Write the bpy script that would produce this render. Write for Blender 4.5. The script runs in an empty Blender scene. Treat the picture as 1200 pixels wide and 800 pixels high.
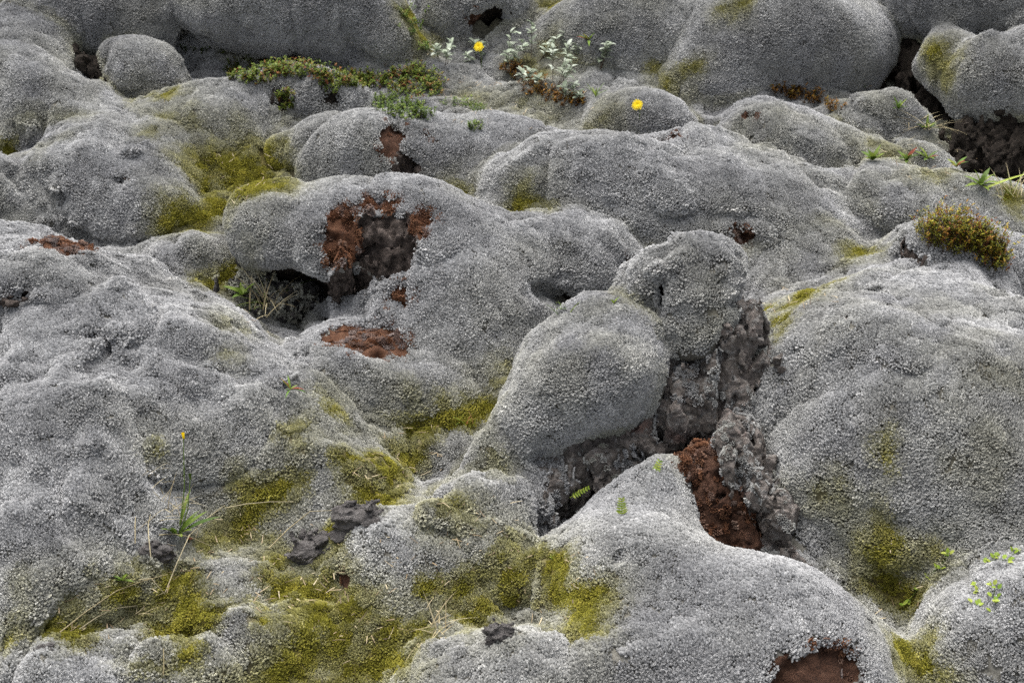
import bpy, math, random, numpy as np
from mathutils import Vector, Matrix
random.seed(7); RNG = np.random.default_rng(11)
scene = bpy.context.scene
coll = scene.collection

# ------------------------------------------------------------------ camera
CAM = np.array([0., 0., 2.2]); PITCH = math.radians(31); LENS = 50; FPX = LENS/36*1200
cd = bpy.data.cameras.new('camera'); cam = bpy.data.objects.new('camera', cd); coll.objects.link(cam)
cam.location = CAM; cam.rotation_euler = (math.pi/2-PITCH, 0, 0)
cd.lens = LENS; cd.sensor_width = 36; cd.clip_start = .05; cd.clip_end = 300
cd.dof.use_dof = True; cd.dof.focus_distance = 3.45; cd.dof.aperture_fstop = 7.1
scene.camera = cam
# ------------------------------------------------------------------ sky and sun (overcast)
SUN_EL, SUN_AZ = math.radians(68), math.radians(-20)     # azimuth measured from +Y towards +X
w = bpy.data.worlds.new('World'); scene.world = w; w.use_nodes = True
wn, wl = w.node_tree.nodes, w.node_tree.links
bg = wn['Background']
sky = wn.new('ShaderNodeTexSky'); sky.sky_type = 'NISHITA'; sky.sun_disc = False
sky.sun_elevation = SUN_EL; sky.sun_rotation = SUN_AZ; sky.dust_density = 6; sky.air_density = 1.0
hs = wn.new('ShaderNodeHueSaturation'); hs.inputs['Saturation'].default_value = .35
wl.new(sky.outputs[0], hs.inputs['Color']); wl.new(hs.outputs[0], bg.inputs['Color'])
bg.inputs['Strength'].default_value = .06
sd = bpy.data.lights.new('sun', 'SUN'); sun = bpy.data.objects.new('sun', sd); coll.objects.link(sun)
sd.energy = 1.5; sd.angle = math.radians(70); sd.color = (1, .98, .96)
dv = Vector((math.sin(SUN_AZ)*math.cos(SUN_EL), math.cos(SUN_AZ)*math.cos(SUN_EL), math.sin(SUN_EL)))
sun.rotation_euler = dv.to_track_quat('Z', 'Y').to_euler(); sun.location = dv*20
vs = scene.view_settings
vs.view_transform = 'Standard'; vs.look = 'None'; vs.gamma = 1; vs.use_curve_mapping = False; vs.exposure = 2.08

# ------------------------------------------------------------------ camera geometry helpers: pixel of the photo + row of its foot -> place on the slope
f4 = np.float32
RT = np.array([1., 0, 0]); FW = np.array([0, math.cos(PITCH), -math.sin(PITCH)]); UP = np.array([0, math.sin(PITCH), math.cos(PITCH)])
SLOPE = .15

scene.cycles.use_denoising = False
def ray(u, v):
    return FW + RT*(u-600)/FPX - UP*(v-400)/FPX
def plane_depth(u, v):
    d = ray(u, v)
    return (CAM[2] + SLOPE*2.2)/(SLOPE*d[1]-d[2])
def at(u, v, row=None):
    t = plane_depth(u, v if row is None else row)
    return CAM + t*ray(u, v), t

# name: (smoothness k, roughness, [ (u, v, half width, half height, tilt, half depth, lift) ... ])
M = {}
def mound(name, k, rough, *prims):
    M[name] = (k, rough, prims)
mound('A1', .03, 1, (115,10,108,76,0,90,40))
mound('A2', .03, 1, (335,6,135,64,0,90,48), (440,48,70,38,-25,60,-5))
mound('A3', .03, 1, (168,80,44,36,-20,42,20), (142,66,24,26,0,26,20))
mound('A4', .05, 1, (0,25,45,60,-40,50,-10))
mound('A5', 0.13, 1, (75,150,170,62,-33,80,-25), (30,80,75,52,-40,70,-10), (215,200,75,40,-20,60,-20))
mound('A6b', 0.13, 1.6, (95,205,80,48,-10,55,-22), (40,160,50,30,-20,40,-10))
mound('A6', 0.13, 1.4, (155,250,115,62,-20,70,-28))
mound('A7', 0.13, 1.4, (10,262,95,72,-35,70,-30))
mound('A9', 0.13, 1, (250,160,90,62,-5,70,-28))
mound('A10', 0.13, 1.5, (368,125,68,42,0,55,-10))
mound('A11', 0.09, 1, (328,186,24,24,0,22,-4))
mound('B1', .07, .8, (425,192,92,62,0,75,-5), (490,190,90,58,-8,75,-10), (590,200,120,50,-10,70,-30))
mound('C1', .045, .85, (350,277,88,66,0,80,52), (470,306,122,92,0,105,18), (545,385,92,108,10,85,-22), (590,345,65,65,0,70,-5), (450,455,125,78,-8,100,-40))
mound('C2', 0.13, 1.2, (665,318,100,66,-15,75,-5))
mound('B2', .095, 1.3, (820,262,235,88,-8,130,-30), (690,240,130,58,14,90,-18))
mound('B3', .07, 1, (918,182,90,62,-12,80,-10))
mound('B4', 0.09, 1, (1008,238,30,32,-20,28,-4))
mound('B5', 0.13, 1, (1120,275,140,66,-18,90,-25), (1060,210,60,40,-20,50,-25))
mound('H1', .05, .6, (922,52,118,72,-5,100,16), (835,80,55,50,0,50,8))
mound('H2', .06, 1, (750,40,105,62,0,80,8), (690,60,50,40,10,50,-10))
mound('H3', .07, 1, (752,145,62,32,0,50,-12))
mound('H4', .03, 1, (1150,12,112,62,-10,100,75), (1195,95,84,60,0,75,75), (1108,72,32,32,0,40,60))
mound('H5', .05, 1.5, (1040,150,52,46,0,45,-5))
mound('W', .03, 2, (1188,182,58,46,10,60,-4), (1148,178,34,34,-20,40,-8), (1070,85,36,46,0,50,-25), (1120,130,40,40,0,40,-25))  # rock wall, its colour darkened to deepen the shade below the overhang
mound('H6', .05, 1, (562,12,68,48,0,60,12))
mound('H7', 0.09, 1, (665,15,50,50,0,50,-10))
mound('F', .06, .8, (1110,560,270,215,-12,230,-80), (1130,335,105,72,-15,100,2), (1000,470,140,125,-18,140,-60))
mound('G', .12, .7, (1185,765,120,105,25,110,-15))
mound('D1', .018, 1.7, (816,340,56,52,10,58,176), (832,318,48,42,0,52,198), (757,336,20,42,-5,28,180), (802,376,44,28,25,42,144))
mound('D2', .035, .8, (672,456,104,72,32,105,76), (722,400,52,48,20,66,118))
mound('D3', .06, 1, (584,586,64,52,20,66,5), (578,538,30,64,-18,50,18))
mound('D4', .03, 1, (838,440,44,88,0,50,86), (866,420,24,70,0,42,98), (792,464,46,62,0,48,66))
mound('D5', .02, 1, (680,552,95,66,5,60,-26), (640,574,40,40,0,40,-10))
mound('D6', .02, 1, (897,584,29,102,25,40,36), (866,520,28,54,16,38,56))
mound('E', .04, .35, (860,792,192,124,-5,150,-8), (728,678,88,84,10,90,0), (764,596,30,56,-35,45,12))
mound('I1', 0.13, 1.2, (458,685,78,72,-20,65,-30))
mound('I2', 0.13, 1.2, (575,680,85,64,-5,60,-34))
mound('I3', 0.09, 1, (610,820,160,80,0,100,-15))
mound('I4', 0.13, 1.3, (262,700,68,52,10,50,-36))
mound('I5', 0.13, 1.3, (285,772,78,52,8,50,-32))
mound('I6', 0.13, 1.2, (95,815,130,78,12,75,-26))
mound('I7', 0.13, 1.4, (405,585,70,68,10,60,-28))
mound('A8', 0.09, 1.5, (90,390,200,105,-18,150,-15), (190,465,180,115,-25,140,-15),(80,580,170,150,-5,150,-10), (320,540,120,75,-15,100,-30), (50,690,130,90,10,110,-5))
mound('K1', .08, 1, (225,308,48,34,15,50,-24))
mound('L1', 0.13, 1.2, (935,330,82,56,-8,60,-18))
mound('L2', .05, 1, (1040,316,24,22,0,22,-4))
mound('L3', 0.13, 1, (960,375,70,34,8,50,-18))
mound('D7', .02, 1, (842,602,66,78,12,45,2))
mound('V1', .02, 1, (322,338,56,30,0,40,-8))  # added lump, coloured dark so the cave reads as shaded
mound('V2', .02, 1, (105,92,50,24,-20,40,-6))  # added dark lump standing in for the shade in the gap


NAMES = list(M); PR = []
for mi, nm in enumerate(NAMES):
    k, rough, prims = M[nm]
    for (u, v, a, b, tl, c, lift) in prims:
        p, t = at(u, v, v+lift)
        s = t/FPX; tl = math.radians(tl)
        ax = RT*math.cos(tl)+UP*math.sin(tl); ay = -RT*math.sin(tl)+UP*math.cos(tl)
        PR.append((mi, p, np.stack([ax, ay, FW]), np.array([a, b, c])*s))

KIN = [.055 if n == 'D1' else .045 if n[0] == 'D' else .12 if n == 'C1' else .2 if n in ('A8', 'F', 'B2', 'A5', 'E') else .1 for n in NAMES]

def ell(P, pr):
    q = (P-pr[1].astype(f4)) @ pr[2].T.astype(f4)
    q /= pr[3].astype(f4)
    k0 = np.sqrt((q*q).sum(-1))+1e-6
    q /= pr[3].astype(f4)
    k1 = np.sqrt((q*q).sum(-1))+1e-6
    return k0*(k0-1)/k1

def smin(a, b, k):
    h = np.maximum(k-np.abs(a-b), 0)/k
    return np.minimum(a, b)-h*h*k*.25

PITS = [(at(u, v)[0], r*at(u, v)[1]/FPX, d) for u, v, r, d in
        ((110,95,55,.10), (260,85,60,.07), (205,60,30,.08), (320,85,40,.06), (1050,70,55,.10), (1165,185,60,.10), (1090,110,40,.08), (325,352,45,.08), (690,590,60,.06), (1055,700,40,.08), (60,745,40,.05))]
def ground_h(P):
    x, y = P[..., 0], P[..., 1]
    z = SLOPE*(y-2.2) + .03*np.sin(x*3.1+y*1.3)*np.sin(y*2.7-x*.8) - .015
    for c, r, d in PITS: z = z-d*np.exp(-((x-c[0])**2+((y-c[1])*.8)**2)/(r*r))
    return z

def warp(P):
    a, b, c = P[..., 0], P[..., 1], P[..., 2]
    s = np.sin
    w = np.stack([s(b*9.1+c*4.3+1.7)+.6*s(c*15.7+a*6.1+.4), s(c*8.3+a*7.7+.9)+.6*s(a*17.1+b*5.2), s(a*9.7+b*6.3+2.9)+.6*s(b*16.3+c*4.9+a*5.1)], -1)
    return (P+w*f4(.014)).astype(f4)
def field(P, ids=None):
    """raw distance to each mound, and to the ground"""
    P = warp(P)
    g = (P[..., 2]-ground_h(P))*.985
    fs = {}
    for pr in PR:
        if ids is not None and pr[0] not in ids: continue
        d = ell(P, pr)
        m = pr[0]
        fs[m] = d if m not in fs else smin(fs[m], d, KIN[m])
    return g, fs
def union(g, fs):
    F = None
    for m in fs:
        F = fs[m] if F is None else smin(F, fs[m], M[NAMES[m]][0])
    return smin(F, g, .08)
# ------------------------------------------------------------------ noise
TAB = RNG.random((64, 64, 64)).astype(f4)*2-1
def vn(P, s, off=0.):
    q = P*f4(s)+f4(off+100.)
    i = np.floor(q).astype(np.int32); t = q-i; t = t*t*(3-2*t)
    i &= 63; j = (i+1) & 63
    x0, y0, z0 = i[..., 0], i[..., 1], i[..., 2]; x1, y1, z1 = j[..., 0], j[..., 1], j[..., 2]
    tx, ty, tz = t[..., 0], t[..., 1], t[..., 2]
    def L(a, b, t): return a+(b-a)*t
    return L(L(L(TAB[x0, y0, z0], TAB[x1, y0, z0], tx), L(TAB[x0, y1, z0], TAB[x1, y1, z0], tx), ty),
             L(L(TAB[x0, y0, z1], TAB[x1, y0, z1], tx), L(TAB[x0, y1, z1], TAB[x1, y1, z1], tx), ty), tz)
def facets(P, s, off=0.):
    """broken-stone relief: every jittered cell is a tilted plate of its own height, with a crack round it"""
    q = P*f4(s)+f4(off+100.); i = np.floor(q).astype(np.int32)
    d1 = np.full(len(q), 9, f4); d2 = d1.copy(); H = np.zeros(len(q), f4)
    for a in (-1, 0, 1):
        for b in (-1, 0, 1):
            for c in (-1, 0, 1):
                n = i+np.array([a, b, c], np.int32); m = n & 63
                r1, r2, r3 = TAB[m[:, 0], m[:, 1], m[:, 2]], TAB[m[:, 1], m[:, 2], m[:, 0]], TAB[m[:, 2], m[:, 0], m[:, 1]]
                o = n+np.stack([r1, r2, r3], 1)*.45+.5-q
                d = np.sqrt((o*o).sum(1)).astype(f4)
                hh = r1*r2*1.6+(o[:, 0]*r2+o[:, 1]*r3+o[:, 2]*r1)*1.9
                lo = d < d1
                d2 = np.where(lo, d1, np.minimum(d2, d)); d1 = np.where(lo, d, d1); H = np.where(lo, hh, H)
    return H, np.clip((d2-d1)*5, 0, 1)
def disp_moss(P, rough, folds=1.):
    n = .020*vn(P, 5.)+.012*vn(P, 10.7, 3)*rough
    fold = np.clip(1-np.abs(vn(P*np.array([1., .45, .8], f4), 4.3, 22))/.13, 0, 1); n -= .023*folds*fold*fold*np.minimum(rough, 1.5)
    n -= .013*rough*(np.abs(vn(P, 13., 14))-.3)
    n -= .010*rough*(np.abs(vn(P, 27., 7))-.3)
    n -= .05*np.clip(vn(P, 17., 88)-.6, 0, 1)
    return n+.004*vn(P, 55., 9)*rough
def disp_rock(P):
    Q = (P+.005*np.stack([vn(P, 25., 1), vn(P, 25., 5), vn(P, 25., 9)], 1))*np.array([1.15, 1., .55], f4)
    h1, c1 = facets(Q, 12.); h2, c2 = facets(Q, 27., 5)
    return .019*h1+.010*h2-.013*(1-c1)-.008*(1-c2)-.010*(np.abs(vn(P, 40., 3))-.3)-.006*(np.abs(vn(P, 95., 6))-.3)+.014*vn(P, 7., 5)+.003*vn(P, 150., 4)

def march_many(uv):
    """where the sight lines of many photo pixels meet the mossy surface"""
    uv = np.asarray(uv, float).reshape(-1, 2)
    d = np.stack([ray(u, v) for u, v in uv]); L = np.linalg.norm(d, axis=1); d = (d/L[:, None]).astype(f4)
    t = np.full(len(d), 1.9, f4); act = np.arange(len(d)); C = CAM.astype(f4)
    for _ in range(60):
        P = C+t[act, None]*d[act]
        F = union(*field(P))-disp_moss(P, 1.); t[act] += F*.85
        act = act[np.abs(F) > .0015]
        if not len(act): break
    return CAM+t[:, None]*d, t/L
def march(u, v):
    p, t = march_many([(u, v)]); return p[0], float(t[0])

# ------------------------------------------------------------------ bare patches and hollows in the moss: (mound, u, v, half width, half height, tilt, recess m, kind)
PATCH = []
def patch(m, u, v, a, b, tl, rec, kind, half=.10):
    p, t = march(u, v); s = t/FPX; tl = math.radians(tl)
    ax = RT*math.cos(tl)+UP*math.sin(tl); ay = -RT*math.sin(tl)+UP*math.cos(tl)
    PATCH.append(dict(m=NAMES.index(m) if m else -1, pr=(0, p, np.stack([ax, ay, FW]), np.array([a*s, b*s, half])), rec=rec, kind=kind, r=max(a, b)*s))
MOSS_DENSITY = 8200
patch('C1', 444, 286, 52, 48, 0, .03, 'rock')
patch('C1', 396, 274, 24, 46, -5, .008, 'rust')
patch('C1', 498, 264, 13, 20, 0, .006, 'rust')
patch('C1', 446, 240, 34, 16, 5, .006, 'rust')
patch('C1', 470, 348, 20, 20, 0, .004, 'rust')
patch('C1', 428, 396, 56, 42, -8, .004, 'rust')
patch('C1', 402, 336, 42, 20, 12, .015, 'rock')
patch('D1', 778, 334, 5, 30, -8, .03, 'dark', .05)  # shade of the ear groove put into the colour
patch('C1', 350, 335, 50, 26, -8, .06, 'dark', .15)  # shade under the overhang painted dark on the recess
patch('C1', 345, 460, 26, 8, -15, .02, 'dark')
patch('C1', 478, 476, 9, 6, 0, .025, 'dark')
patch('B1', 460, 162, 20, 28, -20, .018, 'soil')
patch('B1', 478, 200, 15, 24, 10, .015, 'rock')
patch('B1', 498, 160, 12, 6, -10, .008, 'soil')
patch('A8', 72, 287, 44, 22, -10, .004, 'rust')
patch('A8', 16, 350, 22, 10, 25, .02, 'rock')
patch('A8', 124, 410, 11, 14, 0, .05, 'dark')
patch('A8', 106, 396, 13, 7, 0, .03, 'dark')
patch('A8', 178, 443, 9, 7, 0, .03, 'dark')
patch('A6', 142, 215, 14, 9, -10, .02, 'rock')
patch('C2', 735, 312, 14, 13, 0, .03, 'soil')
patch('B2', 870, 276, 15, 13, 0, .05, 'soil')
patch('B2', 783, 163, 22, 11, 0, .015, 'soil')
patch('B3', 880, 136, 11, 7, 0, .015, 'soil')
patch('B3', 836, 132, 13, 8, 0, .012, 'soil')
patch('F', 998, 372, 11, 7, 0, .015, 'soil')
patch('F', 1068, 292, 12, 26, 15, .015, 'rock')
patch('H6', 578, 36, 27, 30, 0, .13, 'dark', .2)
patch('H6', 556, 26, 10, 16, 20, .04, 'soil')
patch('E', 962, 796, 70, 38, 12, .03, 'soil', .14)
patch('I1', 396, 682, 12, 16, -30, .02, 'soil')
patch('A10', 330, 118, 13, 16, 0, .02, 'dark')
patch('A10', 388, 112, 12, 12, 0, .02, 'dark')
patch('C2', 650, 346, 36, 18, -10, .06, 'dark', .12)  # dark colour painted in as the shade of the crevice

def patch_sdf(P, c):
    return ell(P, c['pr'])+.014*vn(P, 22., 31)+.008*vn(P, 60., 17)

# ------------------------------------------------------------------ colour of the moss: olive-yellow pockets, given as (u, v, radius px, strength)
GREEN = []
def green(*rows):
    p, t = march_many([q[:2] for q in rows])
    for i, (u, v, r, s) in enumerate(rows): GREEN.append((p[i].astype(f4), r*t[i]/FPX, s))
green((540,495,30,1),(492,512,34,1),(448,545,38,.9),(420,540,25,.8),(440,590,40,.9),(350,690,45,1),(330,650,30,.8),(385,640,40,1),(400,720,60,1),(380,780,80,1),(450,770,60,1),
      (545,607,42,.6),(620,630,40,.4),(515,600,36,.6),(500,690,30,.9),(610,690,30,1),(660,670,35,1),(690,710,40,.9),(700,740,30,.7),(560,710,50,.9),(300,610,35,.9),(320,570,35,.9),
      (250,640,40,.7),(150,700,45,.9),(70,740,40,.9),(210,700,45,.9),(190,770,30,.8),(200,745,40,.8),(100,725,30,.9),(60,710,50,.5),(175,520,15,.7),(620,660,40,.8),(300,720,30,1),(240,715,30,.9),(345,510,30,.6),(390,480,25,.6))
green((280,200,50,1),(300,220,45,1),(240,205,40,.8),(320,190,35,.9),(262,238,30,.9),(220,260,35,.9),(200,270,25,1),(190,150,25,.45),(215,140,30,.45),(195,110,25,.8),(10,178,18,.9),
      (255,330,30,.7),(265,380,30,.5),(270,420,25,.4),(285,290,30,.3))
green((890,370,22,1),(940,350,35,.9),(980,330,30,.8),(1010,300,25,.8),(920,375,20,.9),(620,240,30,.8),(640,245,20,.8),(540,225,25,.9),(590,440,30,.6),(570,470,25,.8))
green((480,20,25,.9),(490,40,25,.9),(630,80,40,.5),(650,5,20,.8),(770,85,18,.7),(790,102,25,.7),(815,85,20,.7),(860,8,24,.6),(1100,60,26,.55),(1112,78,28,.5),(1190,230,20,.8),
      (560,120,40,.4),(620,130,50,.4),(700,140,30,.4),(1040,180,40,.4),(1100,200,40,.4))
green((1035,530,22,.65),(1040,640,45,.7),(1050,680,35,.9),(1080,650,40,.6),(960,590,35,.5),(1060,770,40,.8),(1010,600,40,.4),(1100,790,40,.7),(560,545,40,.4))

def green_weight(P):
    g = np.zeros(len(P), f4)
    Q = P+.045*np.stack([vn(P, 12., 1), vn(P, 12., 40), vn(P, 12., 21)], 1)+.016*np.stack([vn(P, 38., 1), vn(P, 38., 40), vn(P, 38., 21)], 1)
    for c, r, s in GREEN:
        d2 = ((Q-c)**2).sum(1)/(r*r)
        g = np.maximum(g, s*np.exp(-.85*d2**1.15))
    return np.clip(g*(1+.45*vn(P, 26., 77)+.25*vn(P, 70., 78)), 0, 1)

# ------------------------------------------------------------------ surface nets
def nets(V, lo, h):
    """V: field samples on a grid; returns vertices and quads of the zero surface"""
    S = V < 0
    nx, ny, nz = V.shape
    acc = np.zeros((nx-1, ny-1, nz-1, 3), f4); cnt = np.zeros((nx-1, ny-1, nz-1), f4)
    for ax in range(3):
        sl0 = [slice(None)]*3; sl1 = [slice(None)]*3
        sl0[ax] = slice(0, -1); sl1[ax] = slice(1, None)
        A, B = V[tuple(sl0)], V[tuple(sl1)]
        X = S[tuple(sl0)] != S[tuple(sl1)]
        t = np.where(X, A/np.where(X, A-B, 1), 0).astype(f4)
        o = [a for a in range(3) if a != ax]
        for da in (0, 1):
            for db in (0, 1):
                sl = [slice(None)]*3
                for a_, d_ in zip(o, (da, db)):
                    n = V.shape[a_]
                    sl[a_] = slice(d_, n-1+d_)
                Xs, ts = X[tuple(sl)], t[tuple(sl)]
                cnt += Xs
                acc[..., ax] += ts*Xs
                acc[..., o[0]] += da*Xs; acc[..., o[1]] += db*Xs
    cells = cnt > 0
    idx = np.full(cells.shape, -1, np.int32); n = int(cells.sum()); idx[cells] = np.arange(n)
    ijk = np.argwhere(cells)
    verts = (ijk+acc[cells]/cnt[cells][:, None])*h+lo
    quads = []
    for ax in range(3):
        o = [(ax+1) % 3, (ax+2) % 3]
        sl0 = [slice(1, -1)]*3; sl1 = [slice(1, -1)]*3
        sl0[ax] = slice(0, -1); sl1[ax] = slice(1, None)
        S0, S1 = S[tuple(sl0)], S[tuple(sl1)]
        for flip, mask in ((False, S0 & ~S1), (True, ~S0 & S1)):
            e = np.argwhere(mask)
            if not len(e): continue
            for a_ in o: e[:, a_] += 1
            def c(da, db):
                q = e.copy(); q[:, o[0]] -= da; q[:, o[1]] -= db
                return idx[q[:, 0], q[:, 1], q[:, 2]]
            q = np.stack([c(1, 1), c(0, 1), c(0, 0), c(1, 0)], 1)
            quads.append(q[:, ::-1] if flip else q)
    q = np.concatenate(quads) if quads else np.zeros((0, 4), np.int32)
    return verts.astype(f4), q[(q >= 0).all(1)]

AABB = []
for mi, nm in enumerate(NAMES):
    lo, hi = np.full(3, 1e9), np.full(3, -1e9)
    for m, p, R, r in PR:
        if m == mi:
            e = np.sqrt(((R*r[:, None])**2).sum(0)); lo = np.minimum(lo, p-e); hi = np.maximum(hi, p+e)
    AABB.append((lo, hi))

def relief(mi, P, rockish):
    if NAMES[mi] == 'D7': return .6*disp_rock(P)+.014*vn(P, 16., 2)+.008*vn(P, 45., 6)+.004*vn(P, 100., 1)
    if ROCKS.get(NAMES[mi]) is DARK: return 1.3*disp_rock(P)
    return disp_rock(P) if rockish else disp_moss(P, M[NAMES[mi]][1], 0. if NAMES[mi] in ('D1', 'D2', 'E') else 1.)
def sample(mi, P, rockish, carve=True):
    """signed field of one mound trimmed where its neighbours take over"""
    lo, hi = P.min(0), P.max(0)
    ids = [j for j in range(len(NAMES)) if (AABB[j][0]-.16 < hi).all() and (AABB[j][1]+.16 > lo).all()]
    g, fs = field(P, set(ids) | {mi})
    fi = fs[mi]; oth = g.copy()
    for j in fs:
        if j != mi: oth = np.minimum(oth, fs[j])
    F = union(g, fs)
    if carve:
        near = np.abs(F) < (.13 if rockish else .075); D_ = np.zeros(len(P), f4); Pn = P[near]
        D_[near] = relief(mi, Pn, rockish); F = F-D_
    if carve:
        for c in PATCH:
            if np.all(c['pr'][1]+c['r']+.1 > lo) and np.all(c['pr'][1]-c['r']-.1 < hi):
                pf = patch_sdf(P, c)
                k = np.where(pf < .004)[0]
                if not len(k): continue
                pf = pf[k]; Pk = P[k]; wgt = np.clip(-pf/.012+.3, 0, 1)
                add = c['rec']*wgt*np.clip(-pf/.05+.4, .3, 1)
                if c['kind'] == 'rock': add -= wgt*(1.25*disp_rock(Pk)+.008)
                if c['kind'] in ('soil', 'rust'): add -= wgt*(.016*vn(Pk, 14., 8)+.008*vn(Pk, 40., 3)+.004*vn(Pk, 90., 2))
                F[k] += add
    over = fi-oth
    return np.maximum(F+.8*np.maximum(over, 0), over-.05), over

def grid_mesh(mi, lo, hi, h, rockish, band=.1):
    n = np.maximum(np.ceil((hi-lo)/h).astype(int)+1, 4)
    ax = [lo[a]+h*np.arange(n[a]) for a in range(3)]
    V = np.empty(n, f4)
    for x0 in range(0, n[0], 24):                       # slabs keep memory small
        X, Y, Z = np.meshgrid(ax[0][x0:x0+24], ax[1], ax[2], indexing='ij')
        P = np.stack([X, Y, Z], -1).reshape(-1, 3).astype(f4)
        Pw = warp(P); fi = None
        for pr in PR:
            if pr[0] == mi:
                d = ell(Pw, pr); fi = d if fi is None else smin(fi, d, KIN[mi])
        out = np.where(fi < 0, -1, 1).astype(f4)
        b = np.abs(fi) < band
        zg = SLOPE*(P[:, 1]-2.2)
        out[P[:, 2] < zg-.16] = 1; b &= P[:, 2] > zg-.16
        if b.any(): out[b] = sample(mi, P[b], rockish)[0]
        V[x0:x0+24] = out.reshape(X.shape)
    return nets(V, lo, h)

def mesh_from(name, verts, faces, attrs=None):
    me = bpy.data.meshes.new(name)
    me.vertices.add(len(verts)); me.vertices.foreach_set('co', np.ascontiguousarray(verts, f4).ravel())
    nf, w_ = faces.shape
    me.loops.add(nf*w_); me.loops.foreach_set('vertex_index', np.ascontiguousarray(faces, np.int32).ravel())
    me.polygons.add(nf); me.polygons.foreach_set('loop_start', np.arange(0, nf*w_, w_, dtype=np.int32))
    try: me.polygons.foreach_set('loop_total', np.full(nf, w_, np.int32))
    except Exception: pass
    me.update(calc_edges=True)
    me.polygons.foreach_set('use_smooth', np.ones(nf, bool))
    for k_, a_ in (attrs or {}).items():
        me.attributes.new(k_, 'FLOAT', 'POINT').data.foreach_set('value', np.ascontiguousarray(a_, f4))
    me.validate()
    return me
def compact(verts, faces, *arrs):
    used = np.zeros(len(verts), bool); used[faces.ravel()] = True
    new = np.cumsum(used)-1
    return (verts[used], new[faces])+tuple(a[used] for a in arrs)

# ------------------------------------------------------------------ materials
def mat(name, rough=.9):
    m = bpy.data.materials.new(name); m.use_nodes = True
    nt = m.node_tree; b = nt.nodes['Principled BSDF']; b.inputs['Roughness'].default_value = rough
    try: b.inputs['Specular IOR Level'].default_value = .2
    except Exception: pass
    return m, nt, b
def nd(nt, t, **kw):
    n = nt.nodes.new(t)
    for k_, v_ in kw.items():
        if isinstance(k_, str) and k_ in n.inputs and not hasattr(n, k_): n.inputs[k_].default_value = v_
        else: setattr(n, k_, v_)
    return n
def mixc(nt, fac, a, b, mode='MIX'):
    n = nt.nodes.new('ShaderNodeMix'); n.data_type = 'RGBA'; n.blend_type = mode
    for s, v_ in ((n.inputs[0], fac), (n.inputs[6], a), (n.inputs[7], b)):
        if isinstance(v_, bpy.types.NodeSocket): nt.links.new(v_, s)
        else: s.default_value = v_ if not isinstance(v_, tuple) else (*v_, 1)
    return n.outputs[2]
def attr(nt, name, kind='GEOMETRY'):
    n = nt.nodes.new('ShaderNodeAttribute'); n.attribute_name = name; n.attribute_type = kind
    return n.outputs['Fac']
def noise(nt, scale, detail=3, rough=.6, coord=None):
    n = nt.nodes.new('ShaderNodeTexNoise'); n.inputs['Scale'].default_value = scale; n.inputs['Detail'].default_value = detail; n.inputs['Roughness'].default_value = rough
    if coord is None:
        t = nt.nodes.new('ShaderNodeNewGeometry'); coord = t.outputs['Position']
    nt.links.new(coord, n.inputs['Vector'])
    return n.outputs['Fac']
def ramp(nt, fac, *stops):
    n = nt.nodes.new('ShaderNodeValToRGB'); nt.links.new(fac, n.inputs[0])
    e = n.color_ramp.elements
    while len(e) < len(stops): e.new(.5)
    for el, (p, c) in zip(e, stops): el.position = p; el.color = (*c, 1) if isinstance(c, tuple) else (c, c, c, 1)
    return n.outputs[0]
def bump(nt, b, h, strength, dist):
    n = nt.nodes.new('ShaderNodeBump'); n.inputs['Strength'].default_value = strength; n.inputs['Distance'].default_value = dist
    nt.links.new(h, n.inputs['Height']); nt.links.new(n.outputs[0], b.inputs['Normal'])

# woolly moss shoots: pale hair tips over olive-brown stems; wet pockets grow olive-yellow
MOSS, nt, b = mat('woolly_moss', .95)
oi = nt.nodes.new('ShaderNodeObjectInfo')
tip = attr(nt, 'tip'); rnd = attr(nt, 'shade'); gr = attr(nt, 'gr', 'INSTANCER'); tone = attr(nt, 'tone', 'INSTANCER')
hair = ramp(nt, oi.outputs['Random'], (0, (.44, .442, .445)), (.5, (.56, .56, .56)), (1, (.68, .68, .675)))
hair = mixc(nt, tone, (.36, .36, .365), hair)
stem = mixc(nt, gr, (.095, .09, .078), (.13, .115, .02))
gtip = ramp(nt, oi.outputs['Random'], (0, (.18, .172, .022)), (.6, (.28, .262, .036)), (1, (.38, .34, .06)))
pale = mixc(nt, .55, hair, (.38, .365, .18))
g1 = nt.nodes.new('ShaderNodeMapRange'); g1.inputs[1].default_value = 0; g1.inputs[2].default_value = .5; nt.links.new(gr, g1.inputs[0])
g2 = nt.nodes.new('ShaderNodeMapRange'); g2.inputs[1].default_value = .35; g2.inputs[2].default_value = .9; nt.links.new(gr, g2.inputs[0])
top = mixc(nt, g2.outputs[0], mixc(nt, g1.outputs[0], hair, pale), gtip)
col = mixc(nt, tip, stem, top)
ru = attr(nt, 'ru', 'INSTANCER')
col = mixc(nt, ru, col, mixc(nt, tip, (.05, .02, .011), ramp(nt, oi.outputs['Random'], (0, (.13, .058, .03)), (.6, (.22, .10, .052)), (1, (.29, .155, .09)))))
col = mixc(nt, 1., col, mixc(nt, rnd, (.70, .70, .70), (1.08, 1.08, 1.08)), 'MULTIPLY')
nt.links.new(col, b.inputs['Base Color'])

BED, nt, b = mat('moss_bed')
c = mixc(nt, attr(nt, 'gr'), ramp(nt, noise(nt, 90, 4), (.3, (.08, .076, .066)), (.7, (.17, .165, .15))), ramp(nt, noise(nt, 90, 4), (.3, (.08, .07, .015)), (.7, (.18, .15, .04))))
nt.links.new(c, b.inputs['Base Color']); bump(nt, b, noise(nt, 220, 4, .7), 1, .004)

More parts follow.
